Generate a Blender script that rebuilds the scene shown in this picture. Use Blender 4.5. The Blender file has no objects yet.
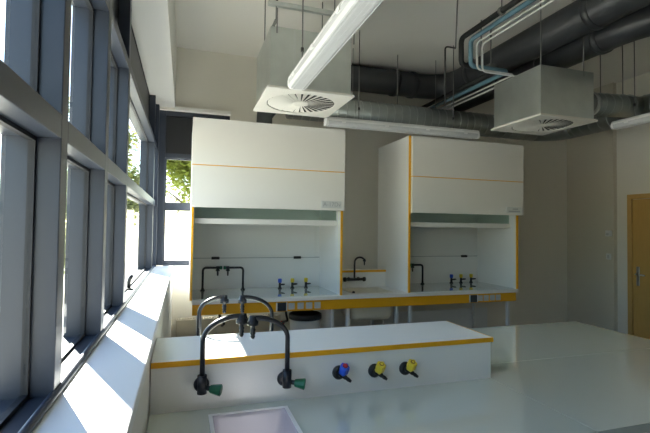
import bpy, bmesh, math, random
from mathutils import Vector, Matrix

# ------------------------------------------------------------------ camera, sky, sun, exposure
scene = bpy.context.scene
COL = scene.collection
cd = bpy.data.cameras.new('camera')
cam = bpy.data.objects.new('camera', cd)
COL.objects.link(cam)
F = 440.0
cd.sensor_width = 36.0
cd.lens = F * 36.0 / 650.0
cd.clip_start = 0.02
cd.clip_end = 300
a = Vector((184 - 325, -(227 - 216.5), -F)).normalized()      # world +Y seen from the camera
b = Vector((1700 - 325, -(246 - 216.5), -F))
b = (b - a * a.dot(b)).normalized()                           # world +X
c = b.cross(a)                                                # world +Z
cam.matrix_world = Matrix(((b.x, b.y, b.z, 0), (a.x, a.y, a.z, 0), (c.x, c.y, c.z, 1.6), (0, 0, 0, 1)))
scene.camera = cam

SUN_DIR = Vector((0.38, -0.925, -0.77)).normalized()          # direction the light travels
SUN_EL = math.asin(-SUN_DIR.z)
w = bpy.data.worlds.new('sky'); scene.world = w; w.use_nodes = True
nt = w.node_tree
bg = nt.nodes['Background']
sk = nt.nodes.new('ShaderNodeTexSky')
sk.sky_type = 'NISHITA'
sk.sun_disc = False
sk.sun_elevation = SUN_EL
sk.sun_rotation = math.atan2(-SUN_DIR.x, -SUN_DIR.y)
sk.air_density = 1.2; sk.dust_density = 0.3; sk.ozone_density = 2.5
nt.links.new(sk.outputs[0], bg.inputs[0])
bg.inputs[1].default_value = 0.33
sl = bpy.data.lights.new('sun', 'SUN'); sl.energy = 24.0; sl.angle = math.radians(0.6); sl.color = (1.0, 0.95, 0.86)
so = bpy.data.objects.new('sun', sl); COL.objects.link(so)
so.rotation_euler = SUN_DIR.to_track_quat('-Z', 'Y').to_euler()
so.location = (-6, 14, 12)
vs = scene.view_settings
vs.view_transform = 'Standard'; vs.look = 'None'; vs.gamma = 1.0; vs.use_curve_mapping = False
vs.exposure = 1.08
scene.cycles.max_bounces = 10
scene.cycles.diffuse_bounces = 6
scene.cycles.transparent_max_bounces = 16
scene.cycles.use_denoising = True
scene.cycles.sample_clamp_indirect = 6.0

# ------------------------------------------------------------------ materials
def mat(name, col, rough=0.5, metal=0.0, spec=0.5, noise=0.0, nscale=8.0, bump=0.0, bscale=200.0, coat=0.0, stretch=None):
    m = bpy.data.materials.new(name); m.use_nodes = True
    n = m.node_tree.nodes; l = m.node_tree.links
    p = n['Principled BSDF']
    p.inputs['Base Color'].default_value = (*col, 1)
    p.inputs['Roughness'].default_value = rough
    p.inputs['Metallic'].default_value = metal
    p.inputs['Specular IOR Level'].default_value = spec
    p.inputs['Coat Weight'].default_value = coat
    p.inputs['Coat Roughness'].default_value = 0.02
    tc = n.new('ShaderNodeTexCoord')
    src = tc.outputs['Object']
    if stretch:
        mp = n.new('ShaderNodeMapping'); mp.inputs['Scale'].default_value = stretch
        l.new(src, mp.inputs[0]); src = mp.outputs[0]
    if noise > 0:
        t = n.new('ShaderNodeTexNoise'); t.inputs['Scale'].default_value = nscale; t.inputs['Detail'].default_value = 5
        l.new(src, t.inputs['Vector'])
        mx = n.new('ShaderNodeMix'); mx.data_type = 'RGBA'
        mx.inputs[6].default_value = (*[v * (1 - noise) for v in col], 1)
        mx.inputs[7].default_value = (*[min(1, v * (1 + noise)) for v in col], 1)
        l.new(t.outputs[0], mx.inputs[0]); l.new(mx.outputs[2], p.inputs['Base Color'])
    if bump > 0:
        t2 = n.new('ShaderNodeTexNoise'); t2.inputs['Scale'].default_value = bscale; t2.inputs['Detail'].default_value = 3
        l.new(src, t2.inputs['Vector'])
        bp = n.new('ShaderNodeBump'); bp.inputs['Strength'].default_value = bump; bp.inputs['Distance'].default_value = 0.002
        l.new(t2.outputs[0], bp.inputs['Height']); l.new(bp.outputs[0], p.inputs['Normal'])
    return m

def glass_mat(name, tint, refl=1.0):
    m = bpy.data.materials.new(name); m.use_nodes = True
    n = m.node_tree.nodes; l = m.node_tree.links
    for x in list(n):
        if x.type != 'OUTPUT_MATERIAL': n.remove(x)
    out = [x for x in n if x.type == 'OUTPUT_MATERIAL'][0]
    tr = n.new('ShaderNodeBsdfTransparent'); tr.inputs[0].default_value = (*tint, 1)
    gl = n.new('ShaderNodeBsdfGlossy'); gl.inputs['Roughness'].default_value = 0.02
    fr = n.new('ShaderNodeLayerWeight'); fr.inputs[0].default_value = 0.5
    pw = n.new('ShaderNodeMath'); pw.operation = 'POWER'; pw.inputs[1].default_value = 5.0
    l.new(fr.outputs['Facing'], pw.inputs[0])
    ml = n.new('ShaderNodeMath'); ml.operation = 'MULTIPLY_ADD'; ml.inputs[1].default_value = 0.96 * refl; ml.inputs[2].default_value = 0.03
    mx = n.new('ShaderNodeMixShader')
    l.new(pw.outputs[0], ml.inputs[0]); l.new(ml.outputs[0], mx.inputs[0])
    l.new(tr.outputs[0], mx.inputs[1]); l.new(gl.outputs[0], mx.inputs[2]); l.new(mx.outputs[0], out.inputs[0])
    return m

M = {}
M['plaster'] = mat('plaster', (0.80, 0.77, 0.69), 0.85, noise=0.03, nscale=2.0, bump=0.15, bscale=150)
M['plaster_tan'] = mat('plaster_tan', (0.64, 0.60, 0.50), 0.85, noise=0.03, nscale=2.0, bump=0.15, bscale=150)
M['ceiling'] = mat('ceiling_paint', (0.86, 0.84, 0.79), 0.9, noise=0.03, nscale=1.2, bump=0.1, bscale=120)
M['white_paint'] = mat('white_paint', (0.83, 0.82, 0.78), 0.55, noise=0.015, nscale=3)
M['sill'] = mat('sill_laminate', (0.86, 0.87, 0.88), 0.4, noise=0.01, nscale=5)
M['floor'] = mat('vinyl_floor', (0.20, 0.20, 0.20), 0.5, noise=0.15, nscale=30)
M['alu'] = mat('window_metal', (0.026, 0.034, 0.052), 0.38, metal=0.0, noise=0.06, nscale=4, bump=0.04, bscale=60)
M['alu_front'] = M['alu']
M['gasket'] = mat('black_rubber', (0.015, 0.016, 0.02), 0.6, noise=0.1, nscale=40)
M['spandrel'] = mat('dark_panel', (0.012, 0.013, 0.016), 0.45, noise=0.1, nscale=10)
M['pane'] = glass_mat('window_glass', (0.95, 0.97, 0.96), 0.35)
M['sash_glass'] = glass_mat('sash_glass', (0.80, 0.88, 0.85))
M['laminate'] = mat('white_laminate', (0.83, 0.81, 0.76), 0.35, noise=0.012, nscale=6, bump=0.02, bscale=300)
M['laminate_in'] = mat('white_liner', (0.83, 0.83, 0.81), 0.3, noise=0.012, nscale=6)
M['orange'] = mat('orange_edging', (0.82, 0.40, 0.007), 0.4, noise=0.04, nscale=20)
M['green_top'] = mat('pale_green_glass_top', (0.60, 0.67, 0.625), 0.03, spec=0.9, coat=1.0, noise=0.02, nscale=3)
M['shelf_white'] = mat('shelf_laminate', (0.78, 0.80, 0.80), 0.32, noise=0.012, nscale=6)
M['ceramic'] = mat('ceramic_shade_lilac', (0.46, 0.45, 0.51), 0.2, noise=0.02, nscale=8)  # shade inside the white bowl is put into this lilac grey
M['ceramic_beige'] = mat('ceramic_beige', (0.70, 0.65, 0.52), 0.3, noise=0.04, nscale=8)
M['tap'] = mat('dark_tap_coating', (0.014, 0.016, 0.022), 0.33, spec=0.45, noise=0.1, nscale=60)
M['black'] = mat('black_plastic', (0.012, 0.013, 0.014), 0.4, noise=0.1, nscale=60)
M['green'] = mat('green_plastic', (0.005, 0.12, 0.055), 0.3, noise=0.05, nscale=60)
M['blue'] = mat('blue_plastic', (0.02, 0.10, 0.62), 0.35, noise=0.05, nscale=60)
M['red'] = mat('red_plastic', (0.45, 0.02, 0.03), 0.35, noise=0.05, nscale=60)
M['yellow'] = mat('yellow_plastic', (0.78, 0.58, 0.03), 0.35, noise=0.05, nscale=60)
M['brown_mark'] = mat('brown_mark', (0.25, 0.13, 0.02), 0.5, noise=0.05, nscale=60)
M['socket'] = mat('socket_grey', (0.55, 0.56, 0.55), 0.4, noise=0.03, nscale=40)
M['dark_socket'] = mat('dark_switch', (0.03, 0.035, 0.04), 0.35, noise=0.06, nscale=40)
M['sign'] = mat('sign_plastic', (0.74, 0.75, 0.73), 0.3, noise=0.02, nscale=40)
M['sign_face'] = mat('sign_face', (0.66, 0.67, 0.65), 0.4, noise=0.02, nscale=30)
M['sign_ink_shade'] = mat('sign_ink_shade', (0.42, 0.43, 0.44), 0.5, noise=0.05, nscale=40)  # sign print, also the painted shade strip under the baffles
M['galv'] = mat('galvanised_steel', (0.60, 0.63, 0.60), 0.28, metal=0.85, noise=0.12, nscale=9, bump=0.03, bscale=40)
M['spiral'] = mat('spiral_duct_steel', (0.36, 0.39, 0.38), 0.36, metal=0.9, noise=0.1, nscale=9)
M['spiral_seam'] = mat('spiral_seam_steel', (0.46, 0.49, 0.48), 0.32, metal=0.85, noise=0.08, nscale=20)
M['galv_seam'] = mat('galvanised_seam', (0.62, 0.65, 0.63), 0.3, metal=0.8, noise=0.08, nscale=20)
M['dark_duct'] = mat('charcoal_plastic_duct', (0.045, 0.048, 0.052), 0.38, noise=0.1, nscale=6)
M['flex'] = mat('foil_flex', (0.18, 0.20, 0.20), 0.4, metal=0.6, noise=0.15, nscale=30)
M['vent_white'] = mat('vent_white', (0.80, 0.78, 0.72), 0.45, noise=0.015, nscale=10)
M['vent_dark'] = mat('vent_dark', (0.02, 0.02, 0.02), 0.8, noise=0.1, nscale=10)
M['lamp_body'] = mat('lamp_body', (0.78, 0.78, 0.77), 0.4, noise=0.02, nscale=10)
M['rod'] = mat('rod_steel', (0.22, 0.22, 0.21), 0.5, metal=0.5, noise=0.1, nscale=60)
M['pipe_white'] = mat('white_pipe', (0.72, 0.72, 0.70), 0.4, noise=0.03, nscale=20)
M['pipe_blue'] = mat('blue_insulation', (0.14, 0.26, 0.33), 0.55, noise=0.08, nscale=25)
M['pipe_black'] = mat('black_insulation', (0.022, 0.023, 0.024), 0.7, noise=0.12, nscale=25)
M['door'] = mat('door_wood', (0.56, 0.34, 0.10), 0.45, noise=0.10, nscale=6, stretch=(14, 14, 0.8))
M['door_frame'] = mat('door_frame_paint', (0.60, 0.37, 0.12), 0.45, noise=0.05, nscale=6)
M['steel'] = mat('brushed_steel', (0.55, 0.55, 0.54), 0.3, metal=0.9, noise=0.05, nscale=40)
M['leg'] = mat('leg_white', (0.78, 0.79, 0.78), 0.4, noise=0.02, nscale=20)
M['bin'] = mat('bin_grey', (0.66, 0.67, 0.66), 0.45, noise=0.03, nscale=12)
M['radiator'] = mat('radiator_beige', (0.62, 0.57, 0.46), 0.5, noise=0.03, nscale=8)
M['panel_grey'] = mat('panel_grey', (0.74, 0.75, 0.74), 0.5, noise=0.03, nscale=8)
M['ground'] = mat('pale_gravel', (0.52, 0.50, 0.44), 0.95, noise=0.3, nscale=1.5, bump=0.4, bscale=20)
M['grass'] = mat('dry_grass', (0.60, 0.57, 0.42), 0.95, noise=0.25, nscale=2.5, bump=0.6, bscale=15)
M['bark'] = mat('bark', (0.11, 0.085, 0.06), 0.9, noise=0.3, nscale=12, bump=0.6, bscale=30)
M['fascia_wall'] = mat('outside_render', (0.5, 0.5, 0.48), 0.9, noise=0.05, nscale=4)

def prism_mat():
    # ribbed translucent lamp cover
    m = bpy.data.materials.new('prismatic_cover'); m.use_nodes = True
    n = m.node_tree.nodes; l = m.node_tree.links
    p = n['Principled BSDF']
    p.inputs['Base Color'].default_value = (0.60, 0.61, 0.62, 1)
    p.inputs['Roughness'].default_value = 0.22
    p.inputs['Subsurface Weight'].default_value = 0.0
    tc = n.new('ShaderNodeTexCoord'); wv = n.new('ShaderNodeTexNoise'); wv.inputs['Scale'].default_value = 90
    bp = n.new('ShaderNodeBump'); bp.inputs['Strength'].default_value = 0.25; bp.inputs['Distance'].default_value = 0.002
    l.new(tc.outputs['Object'], wv.inputs['Vector']); l.new(wv.outputs[0], bp.inputs['Height']); l.new(bp.outputs[0], p.inputs['Normal'])
    return m
M['prism'] = prism_mat()

def leaf_mat(name, c1, c2):
    m = bpy.data.materials.new(name); m.use_nodes = True
    n = m.node_tree.nodes; l = m.node_tree.links
    for x in list(n):
        if x.type != 'OUTPUT_MATERIAL': n.remove(x)
    out = [x for x in n if x.type == 'OUTPUT_MATERIAL'][0]
    tc = n.new('ShaderNodeTexCoord'); t = n.new('ShaderNodeTexNoise'); t.inputs['Scale'].default_value = 3.0
    l.new(tc.outputs['Object'], t.inputs['Vector'])
    mx = n.new('ShaderNodeMix'); mx.data_type = 'RGBA'
    mx.inputs[6].default_value = (*c1, 1); mx.inputs[7].default_value = (*c2, 1)
    l.new(t.outputs[0], mx.inputs[0])
    d = n.new('ShaderNodeBsdfDiffuse'); tl = n.new('ShaderNodeBsdfTranslucent')
    l.new(mx.outputs[2], d.inputs[0]); l.new(mx.outputs[2], tl.inputs[0])
    ms = n.new('ShaderNodeMixShader'); ms.inputs[0].default_value = 0.5
    l.new(d.outputs[0], ms.inputs[1]); l.new(tl.outputs[0], ms.inputs[2]); l.new(ms.outputs[0], out.inputs[0])
    return m
M['leaf'] = leaf_mat('leaf_green', (0.12, 0.20, 0.03), (0.40, 0.40, 0.10))
M['leaf2'] = leaf_mat('leaf_olive', (0.14, 0.20, 0.07), (0.42, 0.42, 0.18))

# ------------------------------------------------------------------ mesh helpers
def bmn(): return bmesh.new()

def box(bm, x0, x1, y0, y1, z0, z1, bev=0.0):
    r = bmesh.ops.create_cube(bm, size=1.0)
    vsx = r['verts']
    for v in vsx:
        v.co = Vector(((x0 + x1) / 2 + v.co.x * (x1 - x0), (y0 + y1) / 2 + v.co.y * (y1 - y0), (z0 + z1) / 2 + v.co.z * (z1 - z0)))
    if bev > 0:
        es = list({e for v in vsx for e in v.link_edges})
        bmesh.ops.bevel(bm, geom=es, offset=bev, segments=2, affect='EDGES', profile=0.5)
    return bm

def B(*args, **k): return box(bmn(), *args, **k)

def frame_ref(d):
    d = d.normalized()
    u = Vector((0, 0, 1)) if abs(d.z) < 0.9 else Vector((1, 0, 0))
    s = d.cross(u).normalized()
    return s, s.cross(d).normalized()

def tube(bm, pts, r, seg=12, cap=True):
    """round tube through pts; r a number or one radius per point"""
    pts = [Vector(p) for p in pts]
    n = len(pts)
    rs = r if isinstance(r, (list, tuple)) else [r] * n
    tang = []
    for i in range(n):
        if i == 0: t = pts[1] - pts[0]
        elif i == n - 1: t = pts[-1] - pts[-2]
        else: t = (pts[i + 1] - pts[i]).normalized() + (pts[i] - pts[i - 1]).normalized()
        if t.length < 1e-9: t = tang[-1]
        tang.append(t.normalized())
    s, u = frame_ref(tang[0])
    rings = []
    for i in range(n):
        if i:
            q = tang[i - 1].rotation_difference(tang[i])
            s = q @ s; u = q @ u
        rings.append([bm.verts.new(pts[i] + (s * math.cos(2 * math.pi * k / seg) + u * math.sin(2 * math.pi * k / seg)) * rs[i]) for k in range(seg)])
    for i in range(n - 1):
        for k in range(seg):
            f = bm.faces.new((rings[i][k], rings[i][(k + 1) % seg], rings[i + 1][(k + 1) % seg], rings[i + 1][k])); f.smooth = True
    if cap:
        bm.faces.new(rings[0][::-1]); bm.faces.new(rings[-1])
    return bm

def T(pts, r, seg=12): return tube(bmn(), pts, r, seg)

def lathe(bm, prof, center, axis=(0, 0, 1), seg=24, close=True):
    """prof: list of (radius, height along axis)"""
    ax = Vector(axis).normalized(); s, u = frame_ref(ax); c0 = Vector(center)
    rings = []
    for r, h in prof:
        rings.append([bm.verts.new(c0 + ax * h + (s * math.cos(2 * math.pi * k / seg) + u * math.sin(2 * math.pi * k / seg)) * max(r, 1e-5)) for k in range(seg)])
    for i in range(len(prof) - 1):
        for k in range(seg):
            f = bm.faces.new((rings[i][k], rings[i][(k + 1) % seg], rings[i + 1][(k + 1) % seg], rings[i + 1][k])); f.smooth = True
    if close:
        bm.faces.new(rings[0][::-1]); bm.faces.new(rings[-1])
    return bm

def arc(c0, r, a0, a1, n, ex, ez):
    """points on a circle: c0 + r(cos ex + sin ez)"""
    c0 = Vector(c0); ex = Vector(ex); ez = Vector(ez)
    return [c0 + (ex * math.cos(a0 + (a1 - a0) * i / n) + ez * math.sin(a0 + (a1 - a0) * i / n)) * r for i in range(n + 1)]

def rounded(pts, rad, n=6):
    """polyline with rounded corners"""
    P = [Vector(p) for p in pts]; out = [P[0]]
    for i in range(1, len(P) - 1):
        d0 = (P[i - 1] - P[i]).normalized(); d1 = (P[i + 1] - P[i]).normalized()
        p0 = P[i] + d0 * rad; p1 = P[i] + d1 * rad
        for k in range(n + 1):
            t = k / n
            out.append(p0.lerp(P[i], t).lerp(P[i].lerp(p1, t), t))
    out.append(P[-1])
    return out

def tag(o, label=None, cat=None, group=None, kind=None):
    if label: o['label'] = label
    if cat: o['category'] = cat
    if group: o['group'] = group
    if kind: o['kind'] = kind
    return o

def wloc(o):
    v = Vector((0, 0, 0))
    while o is not None:
        v = v + o.location; o = o.parent
    return v

def obj(name, bm, m, parent=None, label=None):
    bmesh.ops.recalc_face_normals(bm, faces=bm.faces)
    lo = Vector((min(v.co.x for v in bm.verts), min(v.co.y for v in bm.verts), min(v.co.z for v in bm.verts)))
    hi = Vector((max(v.co.x for v in bm.verts), max(v.co.y for v in bm.verts), max(v.co.z for v in bm.verts)))
    base = Vector(((lo.x + hi.x) / 2, (lo.y + hi.y) / 2, lo.z))
    pw = wloc(parent) if parent else Vector((0, 0, 0))
    bmesh.ops.translate(bm, verts=bm.verts, vec=-base)
    me = bpy.data.meshes.new(name); bm.to_mesh(me); bm.free()
    me.materials.append(M[m] if isinstance(m, str) else m)
    o = bpy.data.objects.new(name, me); COL.objects.link(o)
    o.parent = parent; o.location = base - pw
    if label: o['label'] = label
    return o

def thing(name, loc, label, cat, group=None):
    o = bpy.data.objects.new(name, None); COL.objects.link(o); o.location = loc
    o.empty_display_size = 0.1
    return tag(o, label, cat, group)

def struct(name, bm, m, label=None):
    o = obj(name, bm, m); o['kind'] = 'structure'
    if label: o['label'] = label
    return o

def sempty(name, loc, label=None):
    o = bpy.data.objects.new(name, None); COL.objects.link(o); o.location = loc; o['kind'] = 'structure'
    if label: o['label'] = label
    return o

# ------------------------------------------------------------------ room shell
YB, YF, XR, ZC = 5.15, -4.0, 5.50, 3.61          # back wall, front wall, right wall, ceiling
XI, XG, XO = -0.30, -0.36, -0.43                 # window metal: inner face, glass, outer edge
SZ, SX = 1.17, -0.11                             # sill top and room edge
struct('floor', B(-0.43, XR + .2, YF - .2, YB + .2, -0.12, 0), 'floor')
struct('ceiling', B(-0.75, XR + .2, YF - .2, YB + .3, ZC, ZC + .2), 'ceiling')
bm = bmn()                                        # back wall with the opening of the corner window
WX1 = 0.485
box(bm, -0.43, XR + .2, YB, YB + .2, 0, SZ - .04)
box(bm, WX1, XR + .2, YB, YB + .2, SZ - .04, 2.90)
box(bm, -0.43, XR + .2, YB, YB + .2, 2.90, ZC)
struct('wall_back', bm, 'plaster')
struct('wall_right', B(XR, XR + .2, YF, YB, 0, ZC), 'plaster')
struct('wall_front', B(-0.43, XR + .2, YF - .2, YF, 0, ZC), 'plaster')
WY0 = -0.75                                       # the windows start here; unseen solid wall added behind the camera to cut light
bm = bmn(); box(bm, -0.43, SX, WY0, YB, 0, 1.13); box(bm, -0.43, SX, YF, WY0, 0, 2.925)
struct('wall_left', bm, 'white_paint')
struct('trim_1', B(-0.43, -0.12, YF, YB, 2.925, ZC), 'white_paint', 'white boxed soffit above the row of windows')
struct('trim_2', B(-0.305, SX + .006, WY0, YB, 1.13, SZ, bev=.004), 'sill', 'white laminate window sill board in the sun')
struct('trim_5', B(-0.12, WX1, YB - .07, YB - .0005, 2.888, 2.925, bev=.002), 'white_paint', 'white strip standing in for the lit bulkhead underside above the corner window')  # white paint stands in for bounced sunlight under the bulkhead
struct('trim_3', B(5.44, XR, 4.40, YB, 0, ZC), 'plaster_tan', 'tan boxed-out wall section beside the door')

# side glazing
TR1, TR2 = (1.82, 1.88), (2.45, 2.50)
WT = 2.925
mull = [(1.26, 1.325), (1.905, 1.97), (2.563, 2.628), (4.72, 4.785)]
mull = [(1.26 - .65 * k, 1.325 - .65 * k) for k in range(3, 0, -1)] + mull
w1 = sempty('window_1', (XI, 1.0, SZ), 'row of tall grey metal framed windows along the sill')
for (y0, y1) in mull:
    obj('mullion', B(XO, XI, y0, y1, 1.13, WT, bev=.002), 'alu', w1)
obj('corner_post', B(XO, XI + .02, 5.06, YB, 1.13, WT, bev=.002), 'alu', w1)
obj('bottom_rail', B(XO - .03, XI - .006, WY0, YB, 1.12, SZ + .006, bev=.002), 'alu', w1)
obj('rounded_nosing', T([(XI, WY0, SZ + .008), (XI, 5.06, SZ + .008)], .011), 'alu', w1)
bays = []
prev = WY0
for (y0, y1) in mull: bays.append((prev, y0)); prev = y1
bays.append((prev, 5.06))
for (y0, y1) in bays:
    for (z0, z1) in (TR1, TR2):
        obj('transom', B(XO, XI, y0, y1, z0, z1, bev=.002), 'alu', w1)
    rows = [(SZ + .006, TR1[0]), (TR1[1], TR2[0]), (TR2[1], WT)]
    for ri, (z0, z1) in enumerate(rows):
        bm = bmn(); g = .011
        box(bm, XG - .010, XG + .006, y0, y0 + g, z0, z1); box(bm, XG - .010, XG + .006, y1 - g, y1, z0, z1)
        box(bm, XG - .010, XG + .006, y0 + g, y1 - g, z0, z0 + g); box(bm, XG - .010, XG + .006, y0 + g, y1 - g, z1 - g, z1)
        fr = obj('gasket', bm, 'gasket', w1)
        if ri < 2:
            obj('pane', B(XG - .004, XG, y0 + g, y1 - g, z0 + g, z1 - g), 'pane', fr)
        else:
            obj('panel', B(XG - .008, XG, y0 + g, y1 - g, z0 + g, z1 - g), 'spandrel', fr)
hn = obj('stay_handle', rounded and T(rounded([(XG + .012, 3.25, SZ + .012), (XG + .012, 3.25, SZ + .06), (XG + .03, 3.25, SZ + .10)], .015), .012), 'black', w1)
obj('stay_plate', B(XG + .003, XG + .05, 3.20, 3.29, SZ + .006, SZ + .013), 'black', w1)

# corner window on the back wall
w2 = sempty('window_2', (0.05, YB + .06, SZ), 'corner window with tree view beside the fume cupboard')
ya, yb2 = YB + .05, YB + .14
for (x0, x1) in ((-0.43, -0.215), (WX1 - .06, WX1)):
    obj('stile', B(x0, x1, ya, yb2, SZ, 2.90, bev=.003), 'alu', w2)
for (z0, z1) in ((SZ - .035, SZ + .04), (1.795, 1.86), (2.37, 2.425), (2.85, 2.90)):
    obj('rail', B(-0.215, WX1 - .06, ya, yb2, z0, z1, bev=.003), 'alu', w2)
for i, (z0, z1) in enumerate(((SZ + .04, 1.795), (1.86, 2.37), (2.425, 2.85))):
    bm = bmn(); g = .014; X0, X1 = -0.215, WX1 - .06
    box(bm, X0, X0 + g, ya + .02, ya + .045, z0, z1); box(bm, X1 - g, X1, ya + .02, ya + .045, z0, z1)
    box(bm, X0 + g, X1 - g, ya + .02, ya + .045, z0, z0 + g); box(bm, X0 + g, X1 - g, ya + .02, ya + .045, z1 - g, z1)
    fr = obj('glazing_bead', bm, 'alu' if i < 2 else 'gasket', w2)
    obj('pane' if i < 2 else 'panel', B(X0 + g, X1 - g, ya + .03, ya + .036, z0 + g, z1 - g), 'pane' if i < 2 else 'spandrel', fr)
struct('trim_4', B(-0.43, WX1, YB - .0, YB + .05, SZ - .04, SZ - .002), 'sill', 'white sill of the corner window')

# door on the right wall
d1 = sempty('door_1', (XR, 3.75, 0), 'ochre wooden door in an ochre frame')
DY0, DY1, DZ = 3.28, 4.24, 2.09
for (y0, y1) in ((DY1 - .06, DY1), (DY0, DY0 + .06)):
    obj('door_frame', B(XR - .03, XR - .0005, y0, y1, 0, DZ, bev=.003), 'door_frame', d1)
obj('door_frame', B(XR - .03, XR - .0005, DY0 + .06, DY1 - .06, DZ - .06, DZ, bev=.003), 'door_frame', d1)
lf = obj('door_leaf', B(XR - .018, XR - .0005, DY0 + .065, DY1 - .065, .01, DZ - .065, bev=.002), 'door', d1)
obj('lock_plate', B(XR - .026, XR - .018, 4.085, 4.125, .93, 1.17, bev=.003), 'steel', lf)
hd = T(rounded([(XR - .026, 4.105, 1.075), (XR - .075, 4.105, 1.075), (XR - .075, 3.985, 1.07)], .02), .010)
obj('handle', hd, 'steel', lf, 'steel lever handle')
t = thing('thermostat', (5.43, 4.46, 1.56), 'small white thermostat box on the tan wall above the switch', 'thermostat')
obj('housing', B(5.40, 5.4395, 4.425, 4.495, 1.545, 1.625, bev=.006), 'sign', t); obj('dial', lathe(bmn(), [(.018, 0), (.016, .012)], (5.40, 4.46, 1.575), (-1, 0, 0), 16), 'socket', t)
t = thing('light_switch', (5.43, 4.47, 1.26), 'small white light switch on the tan wall below the thermostat', 'switch')
sp = obj('switch_plate', B(5.427, 5.4395, 4.435, 4.505, 1.235, 1.315, bev=.004), 'sign', t); obj('rocker', B(5.419, 5.427, 4.455, 4.485, 1.25, 1.30, bev=.003), 'socket', t)

# ------------------------------------------------------------------ outdoors
struct('ground', B(-45, 45, 5.6, 70, -1.6, -1.5), 'ground', 'pale sunlit ground outside')
struct('ground_side', B(-45, -0.7, -30, 5.6, -1.6, -1.5), 'ground', 'pale sunlit ground along the windows')
rnd = random.Random(4)
bm = bmn()
NX, NY = 24, 14
gv = [[bm.verts.new((-40 + 80 * i / NX, 19 + 34 * j / NY, -1.52 + 3.2 * (j / NY) ** 0.8 + rnd.uniform(-.12, .12) * (1 if j else 0))) for i in range(NX + 1)] for j in range(NY + 1)]
for j in range(NY):
    for i in range(NX):
        f = bm.faces.new((gv[j][i], gv[j][i + 1], gv[j + 1][i + 1], gv[j + 1][i])); f.smooth = True
o = struct('hillside', bm, 'grass', 'dry grassy slope behind the trees')

def tree(loc, h, r, leafm, label, n, seed, cz=5.6, ch=2.1):
    rd = random.Random(seed)
    x, y, z = loc
    t = thing('tree', loc, label, 'tree', 'trees outside the windows')
    bm = bmn()
    tube(bm, [(x, y, z), (x + .05, y, z + h * .3), (x - .05, y + .05, z + h * .6), (x, y, z + h * .9)], [.16, .12, .08, .02], 8)
    tips = []
    for k in range(9):
        an = rd.uniform(0, 6.28); zz = z + h * rd.uniform(.28, .7); L = r * rd.uniform(.6, .95)
        tip = Vector((x + math.cos(an) * L, y + math.sin(an) * L, zz + h * rd.uniform(.08, .22)))
        tube(bm, [(x, y, zz), Vector((x, y, zz)).lerp(tip, .5) + Vector((0, 0, .08)), tip], [.05, .035, .012], 6); tips.append(tip)
    obj('trunk', bm, 'bark', t)
    vsl, fs = [], []
    cl = []
    for k in range(34):
        u = Vector((rd.gauss(0, 1), rd.gauss(0, 1), rd.gauss(0, 1))).normalized() * rd.uniform(.35, 1)
        cl.append(Vector((x + u.x * r, y + u.y * r, z + cz + u.z * ch)))
    for k in range(n):
        cc = rd.choice(cl)
        p = cc + Vector((rd.gauss(0, 1), rd.gauss(0, 1), rd.gauss(0, .8))) * r * .17
        d = Vector((rd.uniform(-1, 1), rd.uniform(-1, 1), rd.uniform(-1, .4))).normalized(); s, q = frame_ref(d)
        L = rd.uniform(.09, .16); W = L * .45
        i0 = len(vsl)
        vsl += [p, p + d * L * .5 + s * W, p + d * L, p + d * L * .5 - s * W]
        fs.append((i0, i0 + 1, i0 + 2, i0 + 3))
    base = Vector((x, y, z))
    me = bpy.data.meshes.new('foliage'); me.from_pydata([v - base for v in vsl], [], fs); me.materials.append(M[leafm])
    o = bpy.data.objects.new('foliage', me); COL.objects.link(o); o.parent = t; o['kind'] = 'stuff'
    return t
tree((0.6, 15.0, -1.5), 7.0, 2.0, 'leaf', 'leafy green tree seen through the corner window', 20000, 1, 5.7, 1.75)
tree((-1.95, 11.5, -1.5), 6.0, 1.0, 'leaf2', 'olive green tree seen through the wide side window', 10000, 2, 3.8, 2.4)
tree((-9.0, 17.5, -1.5), 7.5, 2.0, 'leaf', 'further green tree beyond the olive green one', 8000, 3, 4.8, 2.5)
tree((-3.9, 21.0, -1.5), 7.0, 1.9, 'leaf2', 'pale olive tree standing far behind the nearer trees', 7000, 5, 4.8, 2.2)

# ------------------------------------------------------------------ wall bench with fume cupboards
WZ = 0.935
wb = thing('wall_bench', (1.9, 4.5, 0), 'white laboratory bench with orange fascia below the fume cupboards', 'bench')
obj('worktop', B(0.082, 1.537, 4.14, 4.95, .90, WZ, bev=.003), 'laminate', wb)
obj('worktop', B(2.267, 3.665, 4.14, 4.95, .90, WZ, bev=.003), 'laminate', wb)
bm = bmn(); SKX, SKY = (1.66, 2.14), (4.24, 4.64)        # sink opening
box(bm, 1.537, SKX[0], 4.14, 4.95, .90, WZ); box(bm, SKX[1], 2.267, 4.14, 4.95, .90, WZ)
box(bm, SKX[0], SKX[1], 4.14, SKY[0], .90, WZ); box(bm, SKX[0], SKX[1], SKY[1], 4.95, .90, WZ)
obj('worktop', bm, 'laminate', wb)
obj('glass_inset', B(0.085, 1.50, 4.20, 4.87, WZ, WZ + .004), 'green_top', wb, 'pale green glossy work surface')
obj('glass_inset', B(2.292, 3.655, 4.20, 4.87, WZ, WZ + .004), 'green_top', wb, 'pale green glossy work surface')
fa = obj('fascia', B(0.085, 3.65, 4.165, 4.19, .80, .90, bev=.002), 'orange', wb, 'orange fascia strip with sockets')
def sockets(x0, n4):
    s = obj('switch', B(x0, x0 + .085, 4.152, 4.165, .808, .886, bev=.003), 'dark_socket', fa)
    for k in (-1, 1):
        xx = x0 - .012 if k < 0 else x0 + .085
        obj('switch_surround', B(xx, xx + .012, 4.156, 4.165, .806, .888), 'sign', fa)
    for x in n4:
        obj('socket', B(x, x + .062, 4.154, 4.165, .818, .880, bev=.003), 'socket', fa)
        
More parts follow.
